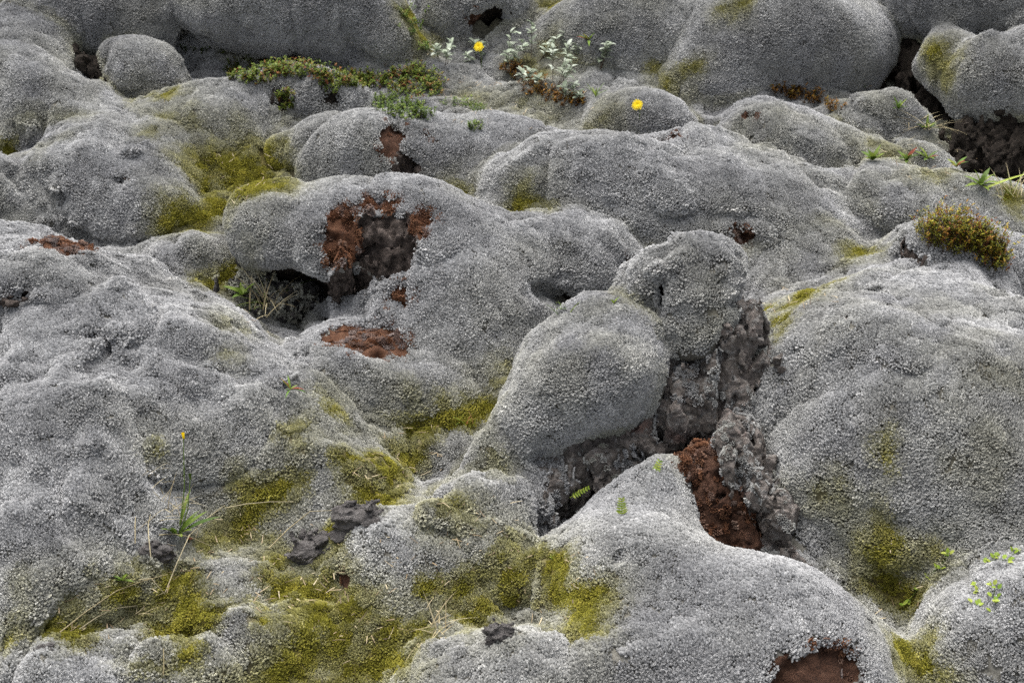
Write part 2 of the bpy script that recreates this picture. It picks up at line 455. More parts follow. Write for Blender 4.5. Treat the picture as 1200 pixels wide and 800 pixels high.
ROCK, nt, b = mat('lava_rock')
c = ramp(nt, noise(nt, 16, 6, .7), (.28, (.06, .052, .047)), (.45, (.14, .122, .108)), (.60, (.22, .192, .175)), (.72, (.29, .275, .255)))
c = mixc(nt, ramp(nt, noise(nt, 8, 3), (.60, 0.), (.70, .7)), c, (.19, .11, .088))
c = mixc(nt, ramp(nt, noise(nt, 45, 6, .75), (.52, 0.), (.62, .85)), c, (.31, .30, .285))
c = mixc(nt, ramp(nt, noise(nt, 170, 4, .8), (.32, .6), (.52, 0.)), c, (.03, .026, .023))
nt.links.new(c, b.inputs['Base Color']); bump(nt, b, noise(nt, 140, 8, .8), 1, .012)

def soil(name, c0, c1, c2):
    m, nt, b = mat(name)
    c = ramp(nt, noise(nt, 40, 6, .75), (.32, c0), (.5, c1), (.68, c2))
    c = mixc(nt, ramp(nt, noise(nt, 260, 4, .8), (.3, .7), (.55, 0.)), c, tuple(x*.35 for x in c0))
    nt.links.new(c, b.inputs['Base Color']); bump(nt, b, noise(nt, 200, 8, .85), 1, .016)
    return m
SOIL = soil('rusty_soil', (.045, .022, .014), (.105, .050, .030), (.17, .09, .057))
RUST = soil('bright_rusty_moss', (.05, .022, .012), (.135, .058, .03), (.20, .10, .056))
DARK = soil('hollow_soil_and_shade', (.018, .014, .011), (.035, .027, .02), (.07, .055, .045))  # soil of hollows; also puts the shade of holes, gaps and creases into colour
DROCK = soil('cave_shade_lava', (.045, .04, .038), (.085, .078, .075), (.15, .14, .135))  # cave shade put into the colour of the added lump there
SCAR = soil('scarred_lava', (.03, .025, .022), (.085, .065, .055), (.20, .165, .145))
STONE = soil('loose_lava', (.07, .064, .062), (.15, .138, .132), (.25, .235, .225))
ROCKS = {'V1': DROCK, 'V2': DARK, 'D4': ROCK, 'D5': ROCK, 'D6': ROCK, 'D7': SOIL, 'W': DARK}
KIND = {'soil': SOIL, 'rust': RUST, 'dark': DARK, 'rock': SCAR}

# ------------------------------------------------------------------ moss shoots: five small clumps, scattered over every mossy surface
def clump(i):
    rg = np.random.default_rng(100+i); V, Fc, T, Sh = [], [], [], []
    R = .0115; pts = []
    while len(pts) < 15:
        a = rg.uniform(0, 2*math.pi); r = R*math.sqrt(rg.uniform(0, 1)); q = (r*math.cos(a), r*math.sin(a))
        if all((q[0]-x)**2+(q[1]-y)**2 >.0037**2 for x, y in pts) or rg.uniform() < .01: pts.append(q)
    for cx, cy in pts:
        h = rg.uniform(.0055, .0095); w_ = rg.uniform(.0021, .0030)
        lx, ly = cx*.3+rg.normal(0, .0012), cy*.3+rg.normal(0, .0012)
        n = 10; b0 = len(V); ph = rg.uniform(0, 6.3); sh = rg.uniform(0, 1)
        for ring, (rf, hf) in enumerate(((1.0, .50), (.72, .85))):   # two whorls of leaf tips
            for k_ in range(n):
                q = ph+(k_+.5*ring)*2*math.pi/n; long = k_ % 2 == 0
                rr = w_*rf*(1.2 if long else .55)*rg.uniform(.85, 1.15)
                V.append((cx+lx*hf+rr*math.cos(q), cy+ly*hf+rr*math.sin(q), h*(hf+(.08 if long else -.12))+rg.normal(0, .0004)))
                T.append((.8 if long else .45)+.2*ring); Sh.append(sh)
        V.append((cx+lx, cy+ly, h*.92)); T.append(.8); Sh.append(sh)
        V.append((cx, cy, -.003)); T.append(0.); Sh.append(sh)
        for k_ in range(n):
            k2 = (k_+1) % n; A, B, C_, D_ = b0+k_, b0+k2, b0+n+k_, b0+n+k2
            Fc += [(A, B, C_), (B, D_, C_), (C_, D_, b0+2*n), (B, A, b0+2*n+1)]
    me = mesh_from('moss_clump', np.array(V, f4), np.array(Fc, np.int32), {'tip': T, 'shade': Sh})
    me.polygons.foreach_set('use_smooth', np.zeros(len(Fc), bool))
    me.materials.append(MOSS)
    return bpy.data.objects.new('moss_clump', me)          # never linked: only its mesh is scattered
CLUMPS = [clump(i) for i in range(5)]

def moss_tree(density, smin_, smax_):
    ng = bpy.data.node_groups.new('moss_growth', 'GeometryNodeTree')
    ng.interface.new_socket('Geometry', in_out='INPUT', socket_type='NodeSocketGeometry')
    ng.interface.new_socket('Geometry', in_out='OUTPUT', socket_type='NodeSocketGeometry')
    N, L = ng.nodes, ng.links
    gi, go = N.new('NodeGroupInput'), N.new('NodeGroupOutput')
    na = N.new('GeometryNodeInputNamedAttribute'); na.data_type = 'FLOAT'; na.inputs['Name'].default_value = 'den'
    mu = N.new('ShaderNodeMath'); mu.operation = 'MULTIPLY'; mu.inputs[1].default_value = density
    L.new(na.outputs['Attribute'], mu.inputs[0])
    dp = N.new('GeometryNodeDistributePointsOnFaces'); dp.distribute_method = 'RANDOM'
    L.new(gi.outputs[0], dp.inputs['Mesh']); L.new(mu.outputs[0], dp.inputs['Density'])
    jo = N.new('GeometryNodeJoinGeometry')
    for o in CLUMPS:
        ob = N.new('GeometryNodeObjectInfo'); ob.inputs['Object'].default_value = o
        g2i = N.new('GeometryNodeGeometryToInstance'); L.new(ob.outputs['Geometry'], g2i.inputs[0]); L.new(g2i.outputs[0], jo.inputs[0])
    rz = N.new('FunctionNodeRandomValue'); rz.data_type = 'FLOAT'; rz.inputs[2].default_value = 0; rz.inputs[3].default_value = 6.283
    cx = N.new('ShaderNodeCombineXYZ'); L.new(rz.outputs[1], cx.inputs['Z'])
    rr = N.new('FunctionNodeRotateRotation'); rr.rotation_space = 'LOCAL'
    e2r = N.new('FunctionNodeEulerToRotation'); L.new(cx.outputs[0], e2r.inputs[0])
    L.new(dp.outputs['Rotation'], rr.inputs[0]); L.new(e2r.outputs[0], rr.inputs[1])
    sc_ = N.new('FunctionNodeRandomValue'); sc_.data_type = 'FLOAT'; sc_.inputs[2].default_value = smin_; sc_.inputs[3].default_value = smax_; sc_.inputs['Seed'].default_value = 5
    hgt = N.new('GeometryNodeInputNamedAttribute'); hgt.data_type = 'FLOAT'; hgt.inputs['Name'].default_value = 'size'
    m2 = N.new('ShaderNodeMath'); m2.operation = 'MULTIPLY'; L.new(sc_.outputs[1], m2.inputs[0]); L.new(hgt.outputs['Attribute'], m2.inputs[1])
    ip = N.new('GeometryNodeInstanceOnPoints'); ip.inputs['Pick Instance'].default_value = True
    L.new(dp.outputs['Points'], ip.inputs['Points']); L.new(jo.outputs[0], ip.inputs['Instance'])
    L.new(rr.outputs[0], ip.inputs['Rotation']); L.new(m2.outputs[0], ip.inputs['Scale'])
    j2 = N.new('GeometryNodeJoinGeometry'); L.new(ip.outputs[0], j2.inputs[0])
    L.new(j2.outputs[0], go.inputs[0])
    return ng
GROW = moss_tree(MOSS_DENSITY, .78, 1.3)
def grow(o, name='moss'):
    """the moss that grows on a surface: shoots nobody could count, one part of their mound"""
    c = bpy.data.objects.new(name, o.data); coll.objects.link(c); c.parent = o; c['kind'] = 'stuff'
    m = c.modifiers.new('moss', 'NODES'); m.node_group = GROW

def moss_attrs(V, over, nrm=None):
    gr_ = green_weight(V)
    crease = np.clip(1+over/.045, 0, 1)                    # damp creases between mounds
    gr_ = np.clip(gr_+.35*crease*np.clip(vn(V, 4., 12)*1.6+.3, 0, 1)+.10*np.clip(vn(V, 6.5, 50)-.15, 0, 1)+.22*np.clip(vn(V, 2.6, 51)+.1, 0, 1)*np.clip(.6+vn(V, 14., 52), 0, 1), 0, 1)
    thin = vn(V, 9., 33)+.6*vn(V, 30., 35)
    den = np.clip(1.15-1.1*np.clip(thin-.55, 0, 1)*2, .6, 1)
    den = np.where(over > .012, 0, den)
    tone_ = np.clip(.62+.5*vn(V, 7., 60)+.32*vn(V, 30., 61)-.3*np.clip(thin, 0, 1), 0, 1)
    size = np.clip(1+.25*vn(V, 12., 70)-.22*gr_, .6, 1.4)
    return dict(gr=gr_, den=den, tone=tone_, size=size, ru=0*gr_)

def link(o, parent=None, **props):
    coll.objects.link(o)
    if parent is not None:
        o.parent = parent
        o.matrix_parent_inverse = Matrix.Translation(parent.location).inverted()
    for k_, v_ in props.items(): o[k_] = v_
    return o
def vol_clip(lo, hi):
    return np.maximum(lo, [-3.4, 1.5, -9]), np.minimum(hi, [3.4, 8.5, 9])

def build_mound(mi, name, parent=None, rockish=False, h=None, **props):
    lo, hi = AABB[mi]; lo, hi = vol_clip(lo-.07, hi+.07)
    depth = float((np.array((lo+hi)/2)-CAM) @ FW)
    h = h or (.0047 if rockish else .0113)*max(depth, 2.8)/3.2
    hit_ = [c for c in PATCH if c['m'] == mi]
    V, Q = grid_mesh(mi, lo, hi, h, rockish, .17 if any(c['rec'] > .04 for c in hit_) else .12 if rockish else .1)
    over = sample(mi, V, rockish, False)[1]
    pfs = [patch_sdf(V, c) for c in hit_]
    keep = np.ones(len(Q), bool)
    for pf in pfs: keep &= ~(pf[Q] < -.002).all(1)
    A = moss_attrs(V, over)
    if NAMES[mi] == 'D7': A['den'] *= .55*np.clip(vn(V, 22., 45)*2+.5, 0, 1); A['ru'] = np.clip(.97+.3*vn(V, 60., 47), 0, 1); A['size'] *= .75
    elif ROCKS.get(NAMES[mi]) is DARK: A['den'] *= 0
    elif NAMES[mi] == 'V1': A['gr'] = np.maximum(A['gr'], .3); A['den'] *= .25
    elif rockish:
        A['den'] *= np.clip(vn(V, 14., 80)*3-.3, 0, 1)*.5; A['size'] *= .6; A['tone'] *= .6
    for pf in pfs: A['den'] = np.where(pf < -.003, 0, A['den'])
    ks_ = list(A)
    r = compact(V, Q[keep], *[A[k_] for k_ in ks_])
    org = np.array([(lo[0]+hi[0])/2, (lo[1]+hi[1])/2, max(lo[2], SLOPE*((lo[1]+hi[1])/2-2.2))])
    me = mesh_from(name, r[0]-org.astype(f4), r[1], dict(zip(ks_, r[2:])))
    if rockish: me.polygons.foreach_set('use_smooth', np.zeros(len(me.polygons), bool))
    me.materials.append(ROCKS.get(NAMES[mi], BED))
    o = bpy.data.objects.new(name, me); o.location = org; link(o, parent, **props); grow(o)
    for c in hit_:
        R = c['r']+.03; p = c['pr'][1]
        l2 = np.maximum(p-R, lo); h2 = np.minimum(p+R, hi)
        V2, Q2 = grid_mesh(mi, l2, h2, h*(.8 if rockish else .5), rockish, .2 if c['rec'] > .04 else .1)
        if not len(Q2): continue
        pf = patch_sdf(V2, c); ov = sample(mi, V2, rockish, False)[1]
        k2 = (pf[Q2] < .004).any(1) & (ov[Q2] < .03).any(1)
        for e in hit_[[id(x) for x in hit_].index(id(c))+1:]:
            if np.linalg.norm(e['pr'][1]-c['pr'][1]) < e['r']+c['r']: k2 &= ~(patch_sdf(V2, e)[Q2] < 0).all(1)
        if k2.sum() < 8: continue
        V2, Q2 = compact(V2, Q2[k2])
        pn = {'soil': 'bare_soil', 'rust': 'rusty_moss_patch', 'dark': 'hollow', 'rock': 'bare_rock'}[c['kind']]
        at_ = None
        if c['kind'] in ('rust', 'soil'):
            dn = .75*np.clip(vn(V2, 20., 44)*1.6+.75, 0, 1) if c['kind'] == 'rust' else .35*np.clip(vn(V2, 24., 45)*3, 0, 1)
            at_ = dict(den=dn, ru=np.clip(.95+.5*vn(V2, 30., 46)+.5*vn(V2, 75., 47), 0, 1), gr=0*dn, tone=0*dn+.3, size=0*dn+.7)
        m2 = mesh_from(pn, V2-org.astype(f4), Q2, at_); m2.materials.append(KIND[c['kind']])
        if c['kind'] == 'rock': m2.polygons.foreach_set('use_smooth', np.zeros(len(m2.polygons), bool))
        po = bpy.data.objects.new(pn, m2); po.location = (0, 0, 0); coll.objects.link(po); po.parent = o
        if at_: grow(po, 'dead_moss')
    return o
# ------------------------------------------------------------------ ground sheet
def build_ground():
    def axis(a, b, h, far):
        core = np.arange(a, b+h/2, h); out = []
        s, x = h, 0
        while x < far: s *= 1.25; x += s; out.append(x)
        out = np.array(out)
        return np.concatenate([a-out[::-1], core, b+out])
    X, Y = np.meshgrid(axis(-3., 3., .016, 60), axis(1.6, 7.2, .016, 60), indexing='ij')
    P = np.stack([X, Y, 0*X], -1).reshape(-1, 3).astype(f4)
    far = np.maximum(np.maximum(np.abs(P[:, 0])-2.6, P[:, 1]-6.8), 1.9-P[:, 1])
    core = far < .3
    P[:, 2] = SLOPE*(np.minimum(P[:, 1], 12+.2*(P[:, 1]-12))-2.2)
    P[core, 2] = ground_h(P[core])
    ov = np.full(len(P), -1., f4)
    idx = np.where(core)[0]
    for s in range(0, len(idx), 40000):
        ii = idx[s:s+40000]; p = P[ii].copy()
        for it in range(3):
            lo, hi = p.min(0), p.max(0)
            ids = {j for j in range(len(NAMES)) if (AABB[j][0]-.16 < hi).all() and (AABB[j][1]+.16 > lo).all()}
            g, fs = field(p, ids)
            if not fs: F = g; m = np.full(len(p), 9., f4)
            else:
                F = union(g, fs); m = np.min(np.stack(list(fs.values())), 0)
            o_ = g-m
            p[:, 2] -= np.clip(F+.8*np.maximum(o_, 0), -.05, .2)
        p[:, 2] += disp_moss(p, 1.5)+.008*vn(p, 8., 90)
        P[ii] = p; ov[ii] = o_
    P[~core, 2] += .05*vn(P[~core], 1.5)
    nx, ny = X.shape
    i = np.arange(nx*ny).reshape(nx, ny)
    Q = np.stack([i[:-1, :-1], i[1:, :-1], i[1:, 1:], i[:-1, 1:]], -1).reshape(-1, 4)
    keep = (ov[Q] < .06).any(1)
    A = moss_attrs(P, ov)
    A['den'] = np.where(core & (far < .1), A['den'], 0)
    ks_ = list(A); r = compact(P, Q[keep], *[A[k_] for k_ in ks_])
    me = mesh_from('ground', r[0], r[1], dict(zip(ks_, r[2:]))); me.materials.append(BED)
    o = bpy.data.objects.new('ground', me); link(o, None, kind='structure'); grow(o)
build_ground()


# ------------------------------------------------------------------ the mossy lava mounds
MG = 'moss covered lava mounds'
LABELS = {
 'A1': 'large grey mossy mound at the top left above the dark gap',
 'A2': 'wide grey mossy mound overhanging the dark gap at the top edge',
 'A3': 'small round mossy boulder like a fist in front of the dark gap',
 'A4': 'sliver of grey mossy mound in the top left corner',
 'A5': 'long grey mossy ridge running down from the upper left edge',
 'A6b': 'lumpy low mossy hump at the foot of the long upper left ridge',
 'A6': 'lumpy grey mossy ridge ending beside the olive moss hollow',
 'A7': 'grey mossy slope on the left edge above the rusty patch mound',
 'A9': 'flat pale mossy mound between the fist boulder and olive hollow',
 'A10': 'lumpy mossy hump with red green creeping plants on its top',
 'A11': 'tiny mossy bump against the dome with the brown scar',
 'B1': 'pale mossy dome with a dark brown scar down its front',
 'C1': 'big mossy boulder with large rusty brown rock scar and cave below',
 'C2': 'mossy shoulder between the rust scarred boulder and the pillar head',
 'B2': 'broad whale backed mossy mound behind the rock pillar',
 'B3': 'smooth mossy dome with two tiny brown specks and orange plants behind',
 'B4': 'small mossy knob at the right end of the broad mound',
 'B5': 'pale mossy slope descending to the right edge behind the yellow cushion plant',
 'H1': 'huge round mossy dome at the top beside the dark recess',
 'H2': 'grey mossy mound at the top behind the silvery willow shrubs',
 'H3': 'low mossy dome under the single yellow flower',
 'H4': 'overhanging mossy mass in the top right corner with olive flank',
 'H5': 'low grey mossy lump in the dark recess at upper right',
 'W': 'bare lava coloured dark as shade under the overhang at the right edge',
 'V1': 'added half mossed lava coloured dark as shade inside the boulder cave',
 'V2': 'added lava lump coloured dark as shade left of the fist boulder',
 'H6': 'mossy mound with a black hole in its face at the top',
 'H7': 'small mossy mound at the top right of the black hole mound',
 'F': 'great grey mossy slope filling the right side behind the rock pillar',
 'G': 'grey mossy mound in the bottom right corner',
 'E': 'big smooth mossy mound in front of the pillar with torn bottom hole',
 'I1': 'small mossy hump with a torn brown left edge amid olive moss',
 'I2': 'low grey mossy hump below the pillar foot amid olive moss',
 'I3': 'grey mossy mound at the bottom edge under the small dark stone',
 'I4': 'low grey moss patch below the green leafy plant',
 'I5': 'low grey moss patch near the bottom amid olive moss',
 'I6': 'grey mossy mound along the bottom left corner',
 'I7': 'dark thin mossed hump beside the two dark stones',
 'A8': 'largest grey mossy mound filling the lower left with rusty crest patch',
 'K1': 'little mossy mound left of the cave boulder in the olive gully',
 'L1': 'low mossy mound just right of the pillar head',
 'L2': 'tiny pale mossy bump left of the yellow cushion plant',
 'L3': 'flat pale olive moss shelf right of the pillar head',
}
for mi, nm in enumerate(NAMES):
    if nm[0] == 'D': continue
    build_mound(mi, 'shade_dark_lava' if nm[0] in 'WV' else 'mossy_lava_mound', rockish=nm in ROCKS, label=LABELS[nm], category='lava rock' if nm[0] in 'WV' else 'mossy mound', **({} if nm[0] in 'WV' else dict(group=MG)))

# the statue-like pillar: rock core, mossy head and shoulder, torn soil at its foot
p0 = at(800, 540)[0]
pillar = bpy.data.objects.new('lava_pillar', None); pillar.location = p0
link(pillar, None, label='statue like craggy lava pillar with mossy head and shoulder', category='rock pillar')
for nm, pn in (('D4', 'bare_rock'), ('D5', 'bare_rock'), ('D6', 'rock_ridge'), ('D7', 'bare_soil'), ('D1', 'mossy_head'), ('D2', 'mossy_shoulder'), ('D3', 'mossy_foot')):
    build_mound(NAMES.index(nm), pn, pillar, nm in ROCKS)

# ------------------------------------------------------------------ plants and loose stones
class MB:
    def __init__(s): s.V, s.F, s.S = [], [], []
    def add(s, vs_, fs_, sh):
        b0 = len(s.V); s.V += [tuple(map(float, v_)) for v_ in vs_]; s.F += [tuple(b0+i for i in f_) for f_ in fs_]; s.S += [sh]*len(vs_)
    def tube(s, pts, r0, r1, sh=.5, n=5):
        pts = [np.asarray(p, float) for p in pts]; V, F = [], []
        for i, p in enumerate(pts):
            t = pts[min(i+1, len(pts)-1)]-pts[max(i-1, 0)]; t /= np.linalg.norm(t)+1e-9
            a = np.cross(t, [.3, .9, .1]); a /= np.linalg.norm(a)+1e-9; b = np.cross(t, a)
            r = r0+(r1-r0)*i/(len(pts)-1)
            V += [p+r*(a*math.cos(k*2*math.pi/n)+b*math.sin(k*2*math.pi/n)) for k in range(n)]
        for i in range(len(pts)-1):
            for k in range(n):
                A, B, C_, D_ = i*n+k, i*n+(k+1) % n, (i+1)*n+k, (i+1)*n+(k+1) % n
                F += [(A, B, D_), (A, D_, C_)]
        s.add(V, F, sh)
    def leaf(s, base, d, side, L, W, bend=.4, sh=.5, shape=(.25, .8, 1., .75, 0.), fold=.25):
        """bent, folded blade: d points along it, side across"""
        base = np.asarray(base, float); d = np.asarray(d, float)/np.linalg.norm(d); side = np.asarray(side, float)
        side = side-d*(side @ d); side /= np.linalg.norm(side)+1e-9; up = np.cross(side, d)
        if up[2] < 0: up = -up
        V, F = [], []; n = len(shape)
        for i, w_ in enumerate(shape):
            t = i/(n-1); c = base+d*L*t-up*L*bend*t*t; hw = W*.5*w_+1e-5
            V += [c-side*hw+up*hw*fold, c, c+side*hw+up*hw*fold]
        for i in range(n-1):
            for k in (0, 1):
                A, B, C_, D_ = i*3+k, i*3+k+1, i*3+3+k, i*3+4+k
                F += [(A, B, D_), (A, D_, C_)]
        s.add(V, F, sh)
    def build(s, name, m, parent=None, org=(0, 0, 0), **props):
        me = mesh_from(name, np.array(s.V, f4)-np.array(org, f4), np.array(s.F, np.int32), {'shade': s.S}); me.materials.append(m)
        o = bpy.data.objects.new(name, me); coll.objects.link(o)
        if parent is not None: o.parent = parent
        else: o.location = org
        for k_, v_ in props.items(): o[k_] = v_
        return o
def leafmat(name, *cols, trans=.25):
    m, nt, b = mat(name, .6)
    n = len(cols); c = ramp(nt, attr(nt, 'shade'), *[(i/(n-1) if n > 1 else 0, q) for i, q in enumerate(cols)])
    c = mixc(nt, ramp(nt, noise(nt, 180, 3), (.35, 0.), (.7, .45)), c, tuple(x*.5 for x in cols[0]))
    nt.links.new(c, b.inputs['Base Color'])
    if trans:
        tr = nt.nodes.new('ShaderNodeBsdfTranslucent'); nt.links.new(c, tr.inputs[0])
        mx = nt.nodes.new('ShaderNodeMixShader'); mx.inputs[0].default_value = trans
        nt.links.new(b.outputs[0], mx.inputs[1]); nt.links.new(tr.outputs[0], mx.inputs[2])
        nt.links.new(mx.outputs[0], nt.nodes['Material Output'].inputs[0])
    return m
G_LEAF = leafmat('green_leaf', (.045, .085, .012), (.10, .16, .02), (.18, .23, .035))
G_RED = leafmat('red_green_leaf', (.05, .11, .014), (.10, .18, .02), (.16, .24, .03), (.22, .08, .035))
G_MAT = leafmat('creeping_plant_leaf', (.07, .11, .014), (.14, .20, .022), (.20, .25, .035), (.19, .14, .035), (.27, .075, .035))
G_CUSH = leafmat('cushion_leaf', (.08, .09, .012), (.19, .20, .018), (.34, .30, .025), (.34, .24, .025), (.28, .11, .018), (.14, .035, .015))
G_ORNG = leafmat('orange_leaf', (.07, .035, .01), (.20, .09, .015), (.28, .14, .02), (.16, .14, .02))
G_SILV = leafmat('willow_leaf', (.18, .22, .15), (.33, .38, .28), (.50, .54, .46))
G_LIME = leafmat('lime_leaf', (.12, .20, .02), (.26, .34, .04), (.36, .40, .08))
STRAW = leafmat('dry_straw', (.20, .16, .09), (.36, .30, .17), (.48, .42, .27))
TWIG = leafmat('brown_twig', (.05, .035, .025), (.10, .07, .05), trans=0)
STALK = leafmat('green_stalk', (.06, .10, .02), (.11, .16, .03), trans=0)
RED = leafmat('red_leaf', (.13, .025, .012), (.22, .05, .025))
YEL = leafmat('yellow_petal', (.80, .58, .01), (.90, .72, .02))
rg = np.random.default_rng(5)
U = lambda a, b: float(rg.uniform(a, b))
def dirv(az, el): return np.array([math.cos(az)*math.cos(el), math.sin(az)*math.cos(el), math.sin(el)])
def root(name, loc, label, cat, group=None):
    o = bpy.data.objects.new(name, None); o.location = loc; o.empty_display_size = .02; link(o, None, label=label, category=cat)
    if group: o['group'] = group
    return o
def inside(u, v, a, b, tl, n):
    out = []
    while len(out) < n:
        x, y = U(-1, 1), U(-1, 1)
        if x*x+y*y < 1-.35*U(0, 1):
            t = math.radians(tl); out.append((u+x*a*math.cos(t)+y*b*math.sin(t), v-x*a*math.sin(t)+y*b*math.cos(t)))
    return out

def leafy_mat(name, spots, m, label, cat, leafL=.0095, twig=.022, group=None, upright=.5):
    """low creeping plant: short twigs ringed with small leaves"""
    uv = [q for sp in spots for q in inside(*sp)]
    P, _ = march_many(uv); org = P.mean(0); org[2] = P[:, 2].min()
    r = root(name, org, label, cat, group); A, B = MB(), MB()
    for p in P:
        d = dirv(U(0, 6.3), U(upright, 1.4)); L = twig*U(.5, 1.2); base = p+np.array([0, -.004, .003]); e = base+np.array([0, 0, .009])+d*L
        B.tube([base, (base+e)/2+.002*dirv(U(0, 6), 0), e], .0007, .0004, U(0, 1), 3)
        c0 = U(0, 1)**1.5
        for k in range(9):
            t = U(.25, 1.05); az = k*2.4+U(-.3, .3); dd = d*.5+dirv(az, U(-.1, .7))
            A.leaf(base+(e-base)*t, dd, np.cross(dd, [.1, .2, 1]), leafL*U(.7, 1.3), leafL*.5, .2, min(1, max(0, c0+U(-.2, .2))), (.5, 1., 0.))
    B.build('twigs', TWIG, r, org, kind='stuff'); A.build('foliage', m, r, org, kind='stuff')
    return r
CRP = 'creeping plants on the moss'
leafy_mat('creeping_plant', [(300,88,40,14,0,260), (345,84,46,12,-8,220), (402,95,38,11,-10,160)], G_MAT, 'red green creeping plant mat along the crest of the lumpy hump', 'creeping plant', group=CRP)
leafy_mat('creeping_plant', [(335,122,12,14,0,34), (345,128,8,8,0,10)], G_MAT, 'creeping plant tuft hanging on the side of the lumpy hump', 'creeping plant', group=CRP)
leafy_mat('creeping_plant', [(388,105,14,8,0,30)], G_MAT, 'small creeping plant tuft on the right shoulder of the lumpy hump', 'creeping plant', group=CRP)
leafy_mat('creeping_plant', [(485,100,40,20,-5,330), (428,98,28,11,0,120)], G_MAT, 'wide green and red creeping plant mat behind the scarred dome', 'creeping plant', group=CRP)
leafy_mat('creeping_plant', [(470,130,40,13,-12,220), (545,128,26,6,-8,40), (556,152,10,6,0,20)], G_LEAF, 'bright green creeping plant trailing onto the scarred dome top', 'creeping plant', group=CRP)
leafy_mat('creeping_plant', [(250,64,30,4,0,14), (215,66,8,6,0,8), (232,45,5,4,0,4)], G_LEAF, 'row of tiny green leaves in the gap under the wide top mound', 'creeping plant', group=CRP)
leafy_mat('creeping_plant', [(485,25,18,24,0,50), (497,60,12,6,0,18)], G_LEAF, 'green plant cover in the gully at the top left of the black hole', 'creeping plant', group=CRP)
leafy_mat('rusty_plant', [(650,118,38,9,-10,90), (620,98,24,8,-20,45)], G_ORNG, 'orange brown plant cover below the silvery willow shrubs', 'creeping plant', .011, .028)
leafy_mat('rusty_plant', [(598,84,16,6,0,30)], G_ORNG, 'small orange plant patch beside the black hole mound', 'creeping plant', .011, .028)
leafy_mat('rusty_plant', [(935,116,36,7,-14,80), (975,130,12,5,-20,16)], G_ORNG, 'orange plant strip on the crest of the smooth dome', 'creeping plant', .011, .032)
leafy_mat('cushion_plant', [(1115,282,46,22,-12,380), (1150,296,34,20,-25,220), (1168,315,14,14,0,60)], G_CUSH, 'dense yellow and orange cushion plant on the right hand mound', 'cushion plant', .009, .055, upright=.9)

def willow(u, v, n, hgt, label):
    p = march(u, v)[0]; r = root('willow_shrub', p, label, 'willow shrub', 'silvery willow shrubs'); B = MB(); A = MB()
    for k in range(n):
        az = U(0, 6.3); b0 = p+.015*dirv(az, 0)*U(0, 1); lean = dirv(az, U(.7, 1.3)); L = hgt*1.7*U(.6, 1.1)
        pts = [b0-np.array([0, 0, .01]), b0+lean*L*.5, b0+lean*L*.8+np.array([0, 0, L*.25])]
        B.tube(pts, .0014, .0007, U(0, 1), 4)
        for j in range(12):
            t = U(.45, 1.); q = np.array(pts[1])+(np.array(pts[2])-pts[1])*(t*2-1 if t > .5 else 0); dd = dirv(j*2.4+U(-.4, .4), U(.1, 1.))
            A.leaf(q, dd, np.cross(dd, [.2, .1, 1]), U(.022, .033), U(.012, .017), .25, U(0, 1), (.3, .9, 1., .7, 0.), .35)
    B.build('stems', TWIG, r, p, kind='stuff'); A.build('leaves', G_SILV, r, p, kind='stuff')
willow(520, 82, 3, .055, 'leftmost silvery willow sprig below the green gully')
willow(562, 80, 3, .07, 'silvery willow shrub around the yellow flower at the black hole')
willow(592, 84, 3, .08, 'silvery willow shrub at the right edge of the black hole')
willow(622, 76, 4, .09, 'tall pale willow shrub between black hole and orange plants')
willow(618, 108, 3, .05, 'low willow shrub at the left end of the orange plants')
willow(648, 104, 4, .09, 'silvery willow shrub rising from the middle of the orange plants')
willow(665, 72, 3, .055, 'whitish willow sprig below the red leaf plant')
willow(700, 82, 4, .06, 'rightmost silvery willow shrub against the grey mound')
willow(668, 122, 3, .045, 'large leaved green grey willow at the lower edge of the orange plants')

def flower(u, v, hu, hv, label):
    p, t = march(u, v); tip = CAM+(t-.07)*ray(hu, hv); r = root('yellow_flower', p, label, 'flower', 'yellow flowers')
    B = MB(); B.tube([p-[0, 0, .01], p+(tip-p)*.5+[.006, 0, 0], tip], .0012, .001, .5); B.build('stem', STALK, r, p)
    A = MB(); n = np.array([-.2, -.75, .6]); n /= np.linalg.norm(n); a = np.cross(n, [0, 0, 1.]); a /= np.linalg.norm(a); b = np.cross(n, a)
    for ring, (k, L) in enumerate(((16, .018), (12, .013), (7, .008))):
        for i in range(k):
            q = 2*math.pi*(i+.3*ring)/k; d = a*math.cos(q)+b*math.sin(q)
            A.leaf(tip+n*.001*ring, d+n*(.15+.25*ring), np.cross(d, n), L*U(.9, 1.1), .0045, .1, U(0, 1), (.6, .9, 1., .8), .1)
    A.build('flower_head', YEL, r, p)
    C_ = MB(); C_.tube([tip-n*.008, tip-n*.003, tip], .0025, .0045, .2, 7); C_.build('calyx', STALK, r, p)
flower(564, 84, 561, 55, 'yellow flower in front of the black hole at the top')
flower(749, 140, 747, 123, 'single yellow flower standing on the low mossy dome')

